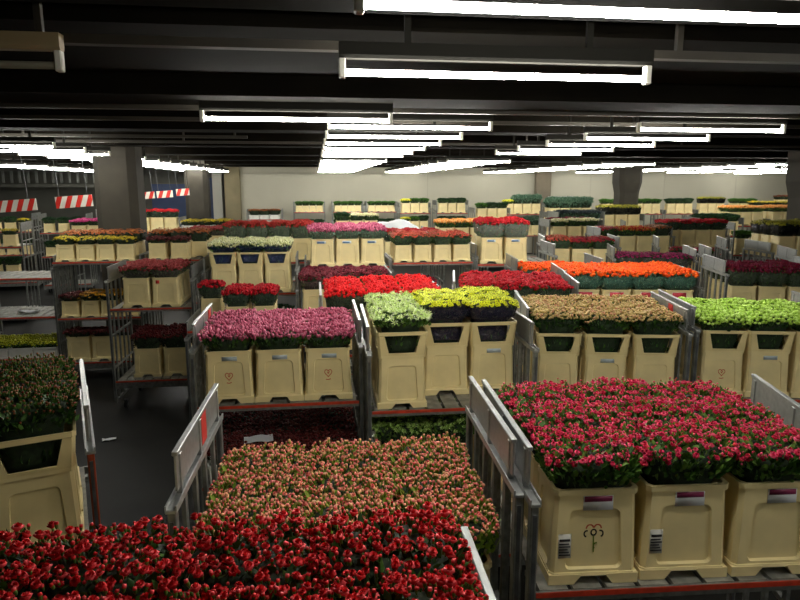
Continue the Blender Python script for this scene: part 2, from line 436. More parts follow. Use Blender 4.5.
# name: (flower noun, kind name, head, n, size, colours, leaf key, height, leaf count, sleeve (colour, clearness) or None, options)
FT = {
 'nred':   ('bright red spray carnations', 'spray_carnation_bunch', 'carn', 135, .0152, [(190, 22, 28), (222, 46, 50), (236, 88, 92)], 'deep', .21, 460, None, {'buds': 120, 'rough': .04}),
 'salmon': ('salmon-pink budding spray carnations', 'spray_carnation_bunch', 'bud', 250, .0125, [(232, 96, 100), (244, 136, 128), (248, 172, 146), (226, 186, 120)], 'yel', .22, 460, None, {'calyx': 'yel', 'carn': 50, 'rough': .035}),
 'rpink':  ('crimson-pink spray carnations', 'spray_carnation_bunch', 'carn', 100, .0145, [(192, 26, 62), (224, 48, 96), (238, 100, 136), (216, 62, 66)], 'mid', .175, 560, None, {'buds': 120, 'calyx': 'yel', 'rough': .03, 'lift': .02}),
 'lred':   ('half-open rust red flowers', 'spray_carnation_bunch', 'bud', 230, .0095, [(120, 56, 42), (150, 90, 62), (118, 116, 64)], 'deep', .17, 400, None, {'calyx': 'mid', 'rough': .04}),
 'pink':   ('mauve-pink asters', 'aster_bunch', 'tall', 240, .0125, [(158, 64, 88), (194, 92, 120), (218, 132, 156)], 'deep', .155, 200, None, {}),
 'brownred': ('brownish red sweet williams', 'sweet_william_bunch', 'pom', 240, .0125, [(70, 22, 22), (100, 38, 38), (124, 52, 48)], 'dim', .15, 120, None, {}),
 'wgreen': ('pale green-white bells', 'bellflower_bunch', 'star', 84, .032, [(206, 236, 120), (232, 248, 170), (244, 252, 214)], 'mid', .13, 240, None, {'rough': .03}),
 'gbell':  ('small green bells', 'bellflower_bunch', 'star', 120, .022, [(96, 130, 52), (140, 172, 80), (180, 206, 124)], 'mid', .18, 260, None, {'rough': .03}),
 'wine':   ('wine-red roses', 'rose_bunch', 'rose', 110, .019, [(88, 8, 24), (124, 14, 38), (116, 34, 70)], 'deep', .27, 220, ((92, 104, 84), .5), {}),
 'dkl':    ('low dark red flowers', 'rose_bunch', 'pom', 150, .016, [(70, 22, 26), (96, 34, 38), (110, 60, 56)], 'dim', .12, 160, None, {}),
 'yellow': ('acid yellow chrysanthemums', 'chrysanthemum_bunch', 'daisy', 300, .0175, [(232, 240, 0), (246, 252, 16), (250, 255, 90)], 'deep', .2, 120, ((38, 36, 54), .12), {}),
 'tan':    ('tan-cream hydrangea sprays', 'hydrangea_bunch', 'pom', 330, .0125, [(170, 146, 84), (204, 178, 110), (216, 188, 130), (206, 144, 108)], 'deep', .19, 280, None, {}),
 'lime':   ('lime-green chrysanthemums', 'chrysanthemum_bunch', 'pom', 230, .0155, [(152, 190, 60), (186, 222, 92), (206, 236, 126)], 'deep', .125, 240, None, {}),
 'orange': ('vivid orange roses', 'rose_bunch', 'rose', 110, .021, [(236, 62, 4), (252, 92, 12), (255, 120, 30)], 'blue', .24, 220, ((96, 140, 122), .45), {}),
 'redrose': ('bright red roses', 'rose_bunch', 'rose', 120, .021, [(196, 4, 8), (226, 10, 14), (238, 26, 28)], 'deep', .26, 200, ((52, 66, 54), .4), {}),
 'dkred':  ('deep red roses', 'rose_bunch', 'rose', 120, .021, [(138, 4, 16), (182, 8, 24), (206, 20, 40)], 'deep', .24, 200, ((70, 84, 72), .5), {}),
 'white':  ('pale lemon-white gladioli', 'gladiolus_bunch', 'tall', 170, .0135, [(206, 208, 140), (226, 226, 172), (236, 236, 204)], 'mid', .15, 160, ((40, 56, 96), .1), {}),
 'vred':   ('dusty red roses', 'rose_bunch', 'rose', 110, .02, [(126, 36, 38), (166, 54, 56), (190, 96, 92)], 'deep', .17, 200, ((120, 110, 104), .6), {}),
 'dkv':    ('dull dark red flowers', 'rose_bunch', 'pom', 150, .017, [(78, 20, 24), (108, 34, 36), (126, 54, 50)], 'dim', .24, 240, None, {}),
 'ydark':  ('golden yellow lilies', 'chrysanthemum_bunch', 'daisy', 170, .017, [(188, 164, 10), (214, 190, 22), (226, 206, 50)], 'dim', .15, 160, None, {}),
 'gold':   ('orange-gold lilies', 'chrysanthemum_bunch', 'daisy', 170, .017, [(196, 130, 10), (214, 152, 24), (222, 176, 40)], 'dim', .15, 160, None, {}),
 'elime':  ('yellow-green potted flowers', 'chrysanthemum_bunch', 'pom', 150, .016, [(150, 156, 20), (186, 190, 34), (206, 206, 70)], 'mid', .12, 180, None, {}),
 'rust':   ('rusty orange chrysanthemums', 'chrysanthemum_bunch', 'daisy', 150, .018, [(160, 74, 26), (196, 104, 44), (206, 132, 66)], 'dim', .24, 160, None, {}),
 'burg':   ('burgundy roses', 'rose_bunch', 'rose', 110, .021, [(76, 10, 24), (112, 22, 40), (150, 58, 70)], 'deep', .2, 180, ((126, 96, 96), .6), {}),
 'mpink':  ('rose-pink asters', 'aster_bunch', 'tall', 170, .0145, [(168, 60, 98), (200, 88, 124), (222, 136, 160)], 'blue', .19, 160, ((120, 140, 120), .6), {}),
 'coral':  ('coral-red gerberas', 'gerbera_bunch', 'daisy', 120, .022, [(186, 52, 38), (216, 80, 56), (228, 116, 88)], 'deep', .22, 180, ((80, 100, 76), .6), {}),
 'tallred': ('long red roses in clear wrap', 'rose_bunch', 'rose', 110, .021, [(156, 8, 20), (190, 18, 30), (206, 40, 50)], 'deep', .3, 200, ((140, 152, 140), .5), {}),
 'redwrap': ('brick red roses in clear wrap', 'rose_bunch', 'rose', 110, .021, [(150, 28, 24), (184, 46, 38), (196, 76, 66)], 'deep', .3, 200, ((130, 144, 124), .65), {}),
 'green':  ('fresh green foliage', 'foliage_bunch', 'tuft', 110, .04, [(40, 86, 26), (68, 122, 40), (104, 150, 62)], 'mid', .18, 160, None, {}),
 'dgreen': ('dark green foliage', 'foliage_bunch', 'tuft', 120, .035, [(20, 50, 30), (36, 70, 40), (56, 92, 54)], 'deep', .2, 180, None, {}),
 'ggreen': ('grey-green eucalyptus', 'foliage_bunch', 'tuft', 120, .075, [(66, 100, 78), (96, 132, 106), (130, 158, 134)], 'blue', .27, 160, None, {'rough': .09}),
 'slate':  ('dusky blue-green thistles', 'foliage_bunch', 'tuft', 120, .04, [(44, 54, 60), (66, 78, 84), (92, 104, 104)], 'blue', .22, 160, None, {}),
 'grey':   ('silvery white sprays', 'foliage_bunch', 'star', 120, .03, [(140, 146, 146), (176, 180, 176), (206, 206, 200)], 'blue', .26, 160, None, {}),
 'mag':    ('magenta gerberas', 'gerbera_bunch', 'daisy', 120, .021, [(150, 16, 84), (190, 34, 110), (206, 70, 136)], 'deep', .22, 160, ((110, 110, 110), .6), {}),
 'lyel':   ('lemon yellow tulips', 'tulip_bunch', 'tulip', 110, .018, [(206, 200, 10), (226, 222, 40), (230, 230, 96)], 'mid', .16, 180, None, {}),
 'cream':  ('cream white tulips', 'tulip_bunch', 'tulip', 120, .018, [(214, 206, 140), (230, 224, 176), (238, 234, 206)], 'deep', .18, 200, None, {}),
 'ltorange': ('light orange tulips', 'tulip_bunch', 'tulip', 120, .018, [(226, 130, 50), (236, 160, 80), (240, 190, 120)], 'mid', .18, 200, None, {}),
 'ygdark': ('yellow-green lilies in black wrap', 'chrysanthemum_bunch', 'daisy', 170, .018, [(150, 146, 20), (186, 180, 34), (206, 200, 70)], 'dim', .28, 100, ((18, 20, 18), .06), {}),
 'crim':   ('crimson gerberas', 'gerbera_bunch', 'daisy', 120, .021, [(150, 10, 36), (196, 26, 56), (216, 60, 80)], 'deep', .2, 160, None, {}),
 'pinkf':  ('bright pink cyclamens', 'aster_bunch', 'pom', 150, .018, [(190, 40, 110), (216, 70, 140), (230, 120, 170)], 'deep', .15, 140, None, {}),
 'mixred': ('red and yellow tulips', 'tulip_bunch', 'tulip', 120, .018, [(180, 26, 26), (206, 50, 40), (216, 170, 60)], 'mid', .18, 200, None, {}),
 'brwn':   ('brownish red wall flowers', 'sweet_william_bunch', 'pom', 120, .018, [(80, 40, 24), (116, 60, 34), (140, 84, 44)], 'dim', .18, 160, None, {}),
}

NECK = (.88, .8)
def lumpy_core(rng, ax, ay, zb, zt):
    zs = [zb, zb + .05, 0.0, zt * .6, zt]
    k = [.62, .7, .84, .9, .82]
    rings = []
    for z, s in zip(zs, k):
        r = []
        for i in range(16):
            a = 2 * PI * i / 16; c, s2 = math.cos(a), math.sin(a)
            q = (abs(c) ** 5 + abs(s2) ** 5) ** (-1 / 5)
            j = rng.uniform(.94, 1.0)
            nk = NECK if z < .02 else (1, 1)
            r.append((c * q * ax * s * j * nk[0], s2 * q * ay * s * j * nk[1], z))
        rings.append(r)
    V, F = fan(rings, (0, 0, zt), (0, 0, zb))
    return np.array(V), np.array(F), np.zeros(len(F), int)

def sleeve_shape(rng, ax, ay, zb, zt):
    V, F = [], []
    n = 40; zs = [zb, zb * .5, .006, .05, zt * .6, zt]; ks = [.74, .78, .8, .97, 1.0, 1.06]
    ph = rng.uniform(0, 6)
    for z, s in zip(zs, ks):
        for i in range(n):
            a = 2 * PI * i / n; c, s2 = math.cos(a), math.sin(a)
            q = (abs(c) ** 5 + abs(s2) ** 5) ** (-1 / 5)
            j = 1 + .035 * math.sin(9 * a + ph) * (.4 + s - .8) + rng.uniform(-.012, .012)
            nk = NECK if z < .02 else (1, 1)
            V.append((c * q * ax * s * j * nk[0], s2 * q * ay * s * j * nk[1], z + (rng.uniform(-.02, .02) if z == zt else 0)))
    for r in range(len(zs) - 1):
        for i in range(n):
            j = (i + 1) % n
            F.append((r * n + i, r * n + j, (r + 1) * n + j, (r + 1) * n + i))
    return np.array(V), np.array(F)

BUNCH = {}
def bunch_meshes(ft, var, small):
    key = (ft, var, small)
    if key in BUNCH: return BUNCH[key]
    noun, kn, head, n, size, cols, lk, H, nl, sl, opt = FT[ft]
    rng = np.random.default_rng(abs(hash(ft)) % 1 + sum(map(ord, ft)) * 7 + var * 101 + small)
    ax, ay = (.158, .14) if small else (.21, .17)
    if small: n, nl, H = int(n * .62), int(nl * .6), H * .85
    pm = petal('petals_' + ft, cols); cal = leafmat(opt.get('calyx', 'mid')); eye = plain('flower_eye_' + ft, tuple(int(v * .62) for v in cols[1]), .7)
    rough = opt.get('rough', .012)
    parts = []
    def put(tname, cnt, sz, zoff=0.0):
        u, v = spots(rng, cnt, ax, ay)
        e = np.maximum(np.abs(u), np.abs(v))
        z = H - .04 * np.clip(e, 0, 1) ** 6 - .02 * e ** 2 + rng.uniform(-rough, rough, len(u)) + .012 * np.sin(u * 4 + var) * np.cos(v * 5 + var) + zoff
        nrm = np.stack([u * .55 * e ** 2, v * .55 * e ** 2, np.ones_like(u)], 1) + rng.normal(0, .22, (len(u), 3))
        nrm[:, 2] = np.abs(nrm[:, 2]) + .25
        R = rot_to(nrm, rng.uniform(0, 2 * PI, len(u)))
        S = sz * rng.uniform(.78, 1.2, len(u))
        parts.append(scatter(HEADS[tname], R, S, np.stack([u * ax, v * ay, z], 1)))
        # heads on the flanks
        m = int(cnt * .32); a = rng.uniform(0, 2 * PI, m); c, s = np.cos(a), np.sin(a)
        q = (np.abs(c) ** 5 + np.abs(s) ** 5) ** (-1 / 5)
        z = H - rng.uniform(.02, .06, m) * (H / .22) + zoff
        k = rng.uniform(.96, 1.08, m)
        nrm = np.stack([c, s, rng.uniform(.35, 1.3, m)], 1) + rng.normal(0, .15, (m, 3))
        parts.append(scatter(HEADS[tname], rot_to(nrm, rng.uniform(0, 6.28, m)), sz * rng.uniform(.8, 1.1, m), np.stack([c * q * ax * k, s * q * ay * k, z], 1)))
    put(head, n, size)
    if 'carn' in opt: put('carn', opt['carn'], size * 1.05, .004)
    if 'buds' in opt: put('bud', opt['buds'], size * .62, .008)
    V, F, m = merge(parts)
    blooms = mesh_np('blooms', V, F, m, [pm, cal, eye], True)
    # leaves: between the heads and down the flanks
    m1 = nl // 2; m2 = nl
    u = rng.uniform(-1, 1, m1); v = rng.uniform(-1, 1, m1)
    e = np.maximum(np.abs(u), np.abs(v))
    P1 = np.stack([u * ax, v * ay, H - .035 + opt.get('lift', .008) - .055 * e ** 5 - rng.uniform(0, .05, m1)], 1)
    a1 = rng.uniform(0, 6.28, m1)
    N1 = np.stack([np.cos(a1), np.sin(a1), rng.uniform(.5, 1.6, m1)], 1)
    a = rng.uniform(0, 2 * PI, m2); c, s = np.cos(a), np.sin(a); q = (np.abs(c) ** 5 + np.abs(s) ** 5) ** (-1 / 5)
    zz = .02 + rng.uniform(0, 1, m2) * (H - .06)
    k = .84 + .1 * zz / H
    P2 = np.stack([c * q * ax * k, s * q * ay * k, zz], 1)
    N2 = np.stack([c + rng.normal(0, .35, m2), s + rng.normal(0, .35, m2), rng.uniform(.5, 2.2, m2)], 1)
    m3 = 70
    a = rng.uniform(0, 2 * PI, m3); c, s = np.cos(a), np.sin(a); q = (np.abs(c) ** 5 + np.abs(s) ** 5) ** (-1 / 5)
    P3 = np.stack([c * q * ax * .63, s * q * ay * .58, rng.uniform(-.17, -.03, m3) * (1 if not small else .6)], 1)
    N3 = np.stack([c * .25 + rng.normal(0, .3, m3), s * .12, rng.uniform(.8, 1.6, m3)], 1)
    P = np.concatenate([P1, P2, P3]); N = np.concatenate([N1, N2, N3])
    N /= np.linalg.norm(N, axis=1, keepdims=True)
    Rz = rot_to(N, rng.uniform(0, 6.28, len(P)))
    R = np.stack([Rz[:, :, 2], Rz[:, :, 0], Rz[:, :, 1]], 2)      # leaf's x axis along N
    S = (.036 if not small else .03) * rng.uniform(.7, 1.35, len(P))
    L = scatter(LEAF, R, S, P)
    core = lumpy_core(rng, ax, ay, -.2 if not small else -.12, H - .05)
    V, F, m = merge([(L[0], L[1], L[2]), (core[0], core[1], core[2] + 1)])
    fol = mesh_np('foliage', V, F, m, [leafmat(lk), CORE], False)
    sm = None
    if sl:
        V, F = sleeve_shape(rng, ax, ay, -.16 if not small else -.1, H - .065)
        sm = mesh_np('sleeve', V, F, [0] * len(F), [sleeve_mat('wrap_%d_%d_%d' % sl[0], sl[0], sl[1])], True)
    BUNCH[key] = (blooms, fol, sm)
    return BUNCH[key]

STEMS = {}
def stems_mesh(rim, small):
    k = (round(rim, 3), small)
    if k not in STEMS:
        mb = MB(); rng = random.Random(4)
        for i in range(7):
            x, y = rng.uniform(-.07, .07), rng.uniform(-.05, .05)
            mb.cyl((x * .8, y * .8, 0), (x, y, rim - .05), .008, 5)
        STEMS[k] = mb.mesh('stems', STEM)
    return STEMS[k]

RIM = {'std': .431, 'col': .618, 'small': .2775, 'crate': .16, None: .0}
FLOORZ = {'std': .07, 'col': .07, 'small': .05, 'crate': .02}
rnd = random.Random(11)

def world(T, x, y, z):
    return T @ Vector((x, y, z))

COLW = {1: ['only bucket'], 2: ['left', 'right'], 3: ['left', 'middle', 'right'], 4: ['far left', 'centre left', 'centre right', 'far right']}
ROWW = ['front row', 'second row', 'third row']
BUCKN = {'std': ('flower_bucket', 'bucket', 'cream bucket'), 'col': ('collared_flower_bucket', 'bucket', 'cream bucket with collar'), 'small': ('small_flower_bucket', 'bucket', 'small cream bucket'), 'crate': ('flower_crate', 'crate', 'white crate')}

def put_bucket(T, rz, x, y, z, bt, label, group, extra=()):
    nm, cat, _ = BUCKN[bt]
    b = thing(nm, label, cat, world(T, x, y, z + .003), rz, group)
    if bt == 'crate': link('crate_body', CRATEM, b)
    elif bt == 'small': link('bucket_body', SMALL, b)
    else: link('bucket_body', BODY, b)
    if bt == 'col': link('collar', COLLAR, b)
    for nm2, me in extra: link(nm2, me, b)
    return b

def put_bunch(T, rz, x, y, z, ft, bt, label, group):
    f = FT[ft]; small = bt == 'small'; rim = RIM[bt]; fz = FLOORZ[bt]
    var = rnd.randrange(2)
    bl, fo, sl = bunch_meshes(ft, var, small)
    flip = PI if rnd.random() < .5 else 0.0
    t = thing(f[1], label, 'flowers', world(T, x, y, z + fz + .006), rz, group)
    h = rim - fz - .004 + rnd.uniform(-.008, .012)
    link('stems', stems_mesh(rim - fz, small), t) if bt != 'crate' else None
    o = link('blooms', bl, t, (0, 0, h), flip, 'stuff')
    link('foliage', fo, t, (0, 0, h), flip, 'stuff')
    if sl: link('sleeve', sl, t, (0, 0, h), flip)
    return t

# ------------------------------------------------------------------ trolleys
TM = {}
def tmesh(key, fn):
    if key not in TM: TM[key] = fn()
    return TM[key]

def post_mesh(top, paint=None):
    def f():
        mb = MB()
        mb.box(-.017, .017, -.024, .024, .12, top - .2, 0, .004)
        mb.box(-.008, .008, -.0285, -.023, .3, top - .25, 1)
        return mb.mesh('post', paint or STEEL, DARKST)
    return tmesh(('post', round(top, 2), paint), f)
def plate_mesh(D, top):
    def f():
        mb = MB()
        mb.box(-.005, .005, .1, D - .02, top - .17, top, 0, .002)
        mb.box(-.013, .013, .1, D - .02, top - .014, top + .006, 0, .003)
        mb.box(-.024, .024, -.01, D + .005, top - .215, top - .198, 0, .003)
        mb.box(-.024, -.018, -.01, D + .005, top - .2, top - .18, 0); mb.box(.018, .024, -.01, D + .005, top - .2, top - .18, 0)
        for y in (.14, D * .5, D - .08): mb.box(-.012, .012, y, y + .03, top - .2, top - .02, 0, .002)
        return mb.mesh('top_plate', ALU)
    return tmesh(('plate', round(D, 2), round(top, 2)), f)
def rails_mesh(D, top):
    def f():
        mb = MB()
        for z in (.62, top * .52): mb.box(-.012, .012, .02, D - .02, z, z + .03)
        for k in range(1, 5): mb.box(-.009, .009, D * k / 5 - .022, D * k / 5 + .022, .14, top - .2)
        mb.box(-.013, .013, .02, D - .02, .12, .16)
        return mb.mesh('side_frame', STEEL)
    return tmesh(('rails', round(D, 2), round(top, 2)), f)
def frame_far_mesh(D, top):
    def f():
        mb = MB()
        for y in (.02, D - .02): mb.box(-.017, .017, y - .02, y + .02, .12, top)
        mb.box(-.006, .006, .02, D - .02, top - .2, top)
        for z in (top - .45, top - .85, top - 1.3): mb.box(-.009, .009, .02, D - .02, z, z + .026)
        for y in (D * .36, D * .64): mb.box(-.011, .011, y - .011, y + .011, .14, top - .19)
        return mb.mesh('side_frame', STEEL)
    return tmesh(('farframe', round(D, 2), round(top, 2)), f)
def shelf_mesh(W, D, deck):
    def f():
        mb = MB(); t = .03
        n = 9; p = (W - .08) / n
        for i in range(n): mb.box(.04 + i * p + .012, .04 + (i + 1) * p - .012, .015, D - .01, -.016, 0, 0)
        for y in (.15, D - .15): mb.box(.035, W - .035, y, y + .04, -.04, -.016, 1)
        mb.box(.03, W - .03, .004, .014, -.05, -.002, 1); mb.box(.03, W - .03, D - .014, D - .004, -.05, -.002, 1)
        if deck: mb.box(.02, W - .02, .01, D - .01, -.12, -.05, 1)
        return mb.mesh('shelf', SLAT, STEEL)
    return tmesh(('shelf', round(W, 2), round(D, 2), deck), f)
def strip_mesh(W):
    def f():
        mb = MB(); mb.box(.032, W - .032, -.001, .0035, -.026, -.002)
        return mb.mesh('edge_strip', REDEDGE)
    return tmesh(('strip', round(W, 2)), f)
def wheel_mesh():
    def f():
        mb = MB(); mb.cyl((-.018, 0, .055), (.018, 0, .055), .055, 14, 0); mb.cyl((-.022, 0, .055), (.022, 0, .055), .022, 8, 1)
        mb.box(-.03, .03, -.03, .03, .112, .13, 1)
        for s in (-1, 1): mb.box(s * .024 - .003, s * .024 + .003, -.018, .018, .045, .118, 1)
        return mb.mesh('wheel', RUBBER, DARKST)
    return tmesh('wheel', f)
def tag_mesh():
    def f():
        mb = MB(); mb.box(-.008, .008, -.055, .055, -.075, .075); return mb.mesh('red_tag', TAGRED)
    return tmesh('tag', f)

def c(ft, b='std', n=3, rows=3, pitch=.4, x0=None, y0=.03, **k):
    return dict(ft=ft, b=b, n=n, rows=rows, pitch=pitch, x0=x0, y0=y0, **k)

LV = {1: [''], 2: ['upper shelf, ', 'lower shelf, '], 3: ['top shelf, ', 'middle shelf, ', 'bottom shelf, ']}

def trolley(desc, label, x, y, r, levels, W=1.36, D=1.05, top=2.2, far=False, tags=(), rightskew=0.0, paint=None):
    """desc: a short name of its own used in the labels of what it carries; levels: [(shelf height, [contents])], highest first"""
    rz = -rad(r)
    levels = [(z - .05 if any(q['b'] in ('std', 'col') for q in cs) else z, cs) for z, cs in levels]
    T = Matrix.Translation((x, y, 0)) @ Matrix.Rotation(rz, 4, 'Z')
    t = thing('flower_trolley', label, 'trolley', (x, y, 0), rz)
    for side, sx in ((0, .012), (1, W - .012)):
        sk = -rad(rightskew) if side else 0
        if far:
            fr = link('side_frame', frame_far_mesh(D, top), t, (sx, 0, 0), sk)
        else:
            fr = link('side_frame', rails_mesh(D, top), t, (sx, 0, 0), sk)
            link('top_plate', plate_mesh(D, top), fr)
            for py in (.02, D - .02): link('post', post_mesh(top, paint), fr, (0, py, 0))
        for (s, ty) in tags:
            if s == side: link('red_tag', tag_mesh(), fr, (-.004 if side else .004, ty, top - .09))
    has_deck = levels and levels[-1][0] < .6
    zs = [z for z, _ in levels] + ([] if has_deck else [.25])
    for i, z in enumerate(zs):
        dk = i == len(zs) - 1
        sh = link('deck' if dk else 'shelf', shelf_mesh(W, D, dk), t, (0, 0, z))
        link('edge_strip', strip_mesh(W), sh)
    for wx in (.12, W - .12):
        for wy in (.12, D - .12): link('wheel', wheel_mesh(), t, (wx, wy, 0), kind=None)
    nz = len([1 for _, cs in levels if cs])
    li = 0
    for z, cs in levels:
        if not cs: continue
        lv = LV[nz][li]; li += 1
        for ci, s in enumerate(cs):
            bt = s['b']; small = bt == 'small'
            pitch = s['pitch']; n = s['n']
            rowp = .27 if small else .325
            x0 = s['x0'] if s['x0'] is not None else (W - n * pitch) / 2
            # labels count over all contents of this shelf
            for j in range(s['rows']):
                for i in range(n):
                    if (i, j) in s.get('skip', ()): continue
                    bx = x0 + (i + .5) * pitch; by = s['y0'] + rowp * (j + .5) + rnd.uniform(-.006, .006)
                    bx += rnd.uniform(-.004, .004)
                    ft = s['ft'] if isinstance(s['ft'], str) else s['ft'][i]
                    names = s.get('cols') or COLW[n]
                    word = (names[i] + ' of ' if False else names[i]) 
                    row = ROWW[j + s.get('rowoff', 0)]
                    where = f'{word}, {row}, {lv}{desc}'
                    if n == 1 and s.get('cols') is None: where = f'{row}, {lv}{desc}'
                    ex = s.get('extra', {}).get((i, j), ()) if s.get('extra') else ()
                    if s.get('allextra') and j == 0: ex = tuple(ex) + s['allextra']
                    jr = rz + rad(rnd.uniform(-1.6, 1.6))
                    put_bucket(T, jr, bx, by, z, bt, f'{BUCKN[bt][2]}, {where}', 'flower buckets on the trolleys', ex)
                    put_bunch(T, jr, bx, by, z, ft, bt, f'{FT[ft][0]}, {where}', FT[ft][0] + ' on a trolley')
    return t, T

PUR = (('price_sticker', STICKER_PURPLE),)
BLU = (('blue_sticker', STICKER_BLUE),)
REDC = (('red_card', STICKER_RED),)
RLB = (('red_label', front_plate('red_label', -.125, -.075, .3, .342, .002, [TAGRED])),)
WHT = (('paper_sticker', STICKER_WHITE),)
HRT = (('heart_emblem', HEARTM),)
FLW = (('flower_emblem', FLOWERM), ('barcode_sticker', STICKER_CODE))
BC = (('barcode_sticker', STICKER_CODE),)

# ---- nearest trolleys
trolley('red carnation trolley', 'steel trolley heaped with bright red carnations, nearest the gallery', -1.3, .88, 1.5, [(1.7, [c('nred', n=4)])], W=1.74, D=1.06)
trolley('salmon carnation trolley', 'steel trolley of salmon carnations with red tag on its side plate', -.62, 2.5, 2, [(1.25, [c('salmon', pitch=.445)])], W=1.465, D=1.06, tags=((0, .62),))
trolley('crimson carnation trolley', 'steel trolley of crimson-pink carnations in three stickered cream buckets', .86, 2.36, 3, [(1.64, [c('rpink', pitch=.415, allextra=PUR, extra={(0, 0): FLW, (1, 0): BC})])], W=1.42, D=1.08, rightskew=11)
trolley('rust flower trolley', 'slanted trolley of half-open rust flowers with orange-painted posts, beside the aisle', -2.38, 2.70, -20, [(1.53, [c('lred', 'col')])], W=1.34, D=1.1, paint=RUST)
trolley('mauve aster trolley', 'trolley of mauve-pink asters behind the salmon carnations', -1.0, 5.03, 0, [
    (1.6, [c('pink', extra={(0, 0): HRT + WHT, (1, 0): WHT, (2, 0): HRT + WHT})]), (.86, [c('brownred', 'crate', 3, 3, pitch=.41)])], W=1.35, D=1.05, tags=((0, .86),))
trolley('acid yellow trolley', 'trolley with acid yellow chrysanthemums and one bucket of pale green-white bells', .37, 4.76, 1, [
    (1.6, [c('wgreen', 'col', 1, 1, x0=.075, y0=.02, cols=['left']), c('wgreen', 'col', 1, 2, x0=.075, y0=.345, cols=['left'], rowoff=1), c('yellow', 'col', 2, 2, x0=.475, y0=.3, cols=['middle', 'right'], extra={(1, 0): WHT})]),
    (.84, [c('gbell', 'std', 3, 2)])], W=1.35, D=1.1)
trolley('tan hydrangea trolley', 'trolley of tan-cream hydrangeas in collared buckets, red tag on side plate', 1.84, 5.34, 11, [(1.42, [c('tan', 'col', pitch=.425, extra={(1, 0): WHT})])], W=1.42, D=1.12, tags=((1, .5),))
trolley('lime chrysanthemum trolley', 'trolley of lime-green chrysanthemums in collared buckets, beside the tan hydrangeas', 3.36, 5.2, 11, [(1.43, [c('lime', 'col', extra={(0, 0): HRT, (1, 0): WHT}, pitch=.41)])], W=1.38, D=1.1)

# ---- second rank
trolley('bright red rose trolley', 'trolley of bright red roses behind the pale green-white bells', .02, 6.55, 0, [(1.58, [c('redrose')])], W=1.36, D=1.05, top=2.15)
trolley('deep red rose trolley', 'trolley of deep red roses behind the acid yellow chrysanthemums', 1.52, 7.0, 12, [(1.58, [c('dkred')])], W=1.42, D=1.08)
trolley('orange rose trolley', 'trolley of vivid orange roses in buckets with red cards', 3.1, 7.62, 10, [(1.6, [c('orange', n=4, pitch=.39, allextra=REDC)])], W=1.7, D=1.08)
trolley('red bouquet trolley', 'small trolley of deep red roses behind the mauve asters', -1.62, 7.9, 0, [(1.53, [c('dkred', 'small', 2, 2, pitch=.33, x0=.46), c('dkred', 'small', 1, 1, pitch=.33, x0=.06, y0=.66, cols=['left'], rowoff=2)])], W=1.16, D=1.0, top=1.62)
trolley('burgundy rose trolley', 'trolley of wrapped burgundy roses in front of the rose-pink asters', -.28, 8.5, 0, [(1.52, [c('burg', x0=.06, skip=((1, 0), (2, 0)))])], W=1.3, D=1.05, top=2.1)
trolley('lemon gladiolus trolley', 'trolley of pale lemon-white gladioli in collared buckets with blue wrap', -1.7, 9.75, 0, [(1.72, [c('white', 'col')]), (.85, [c('dgreen', 'std', 1, 1, x0=.9, cols=['right'])])], W=1.4, D=1.05)
trolley('rose-pink aster trolley', 'trolley with rose-pink asters on a high shelf, three blue-stickered buckets', -.2, 10.1, 0, [(2.06, [c('mpink', allextra=BLU)]), (1.2, [])], W=1.38, D=1.0, top=2.1)
trolley('coral gerbera trolley', 'trolley of coral-red gerberas in four small blue-stickered buckets', 1.2, 10.25, 0, [(2.04, [c('coral', 'small', 4, 3, pitch=.325)]), (1.3, [c('burg', 'small', 2, 2, pitch=.33, x0=.1)])], W=1.38, D=1.0, top=2.1)
trolley('long red rose trolley', 'trolley of long wrapped red roses on a high shelf', 2.62, 10.3, 4, [(2.04, [c('tallred', n=2, pitch=.41, x0=.06, y0=.03, rows=2, extra={(0, 0): BLU, (1, 0): BLU})])], W=1.36, D=1.0, top=2.3)
trolley('scarlet rose trolley', 'small trolley of orange roses behind the deep red roses', 2.92, 9.02, 6, [(1.48, [c('orange', n=2, rows=2, x0=.1)])], W=1.3, D=1.0)
trolley('brick red rose trolley', 'trolley of tall brick red roses in clear wrap behind the gladioli', -1.74, 12.0, 0, [(1.92, [c('redwrap', n=4, pitch=.4, rows=2)])], W=1.72, D=1.0, top=2.1)
trolley('dusty red rose trolley', 'trolley with dusty red roses above and dark red flowers on its low deck', -3.0, 9.5, 0, [
    (1.58, [c('vred', n=2, rows=3, x0=.2, extra={(1, 0): RLB})]), (.5, [c('dkv', n=2, rows=2, x0=.24, pitch=.42, y0=.14)])], W=1.2, D=1.05, top=2.12, tags=())
trolley('golden lily trolley', 'three-tier trolley of golden yellow lilies beside the empty shelves', -4.36, 11.15, 0, [
    (2.03, [c('ydark', 'small', 4, 1, pitch=.318), c('rust', 'small', 4, 2, pitch=.318, y0=.32, rowoff=1)]), (1.08, [c(('dkl', 'gold', 'gold', 'gold'), 'small', 4, 2, pitch=.318)]), (.36, [c('dkl', 'std', 3, 1)])], W=1.4, D=1.0, top=2.12)
trolley('rusty chrysanthemum trolley', 'trolley of rusty orange and dark red chrysanthemums behind the dusty red roses', -2.92, 11.25, 0, [
    (2.03, [c('dkl', 'small', 2, 1, pitch=.36, x0=.05, cols=['left', 'right']), c('rust', 'small', 3, 2, pitch=.34, x0=.02, y0=.32, rowoff=1)])], W=1.08, D=1.0, top=2.12)
trolley('bare shelf trolley', 'three-tier trolley with two bare slatted shelves above crates of yellow-green flowers', -5.76, 11.3, 0, [
    (1.75, []), (1.09, []), (.37, [c('elime', 'crate', 3, 2)])], W=1.4, D=1.0, top=2.12)

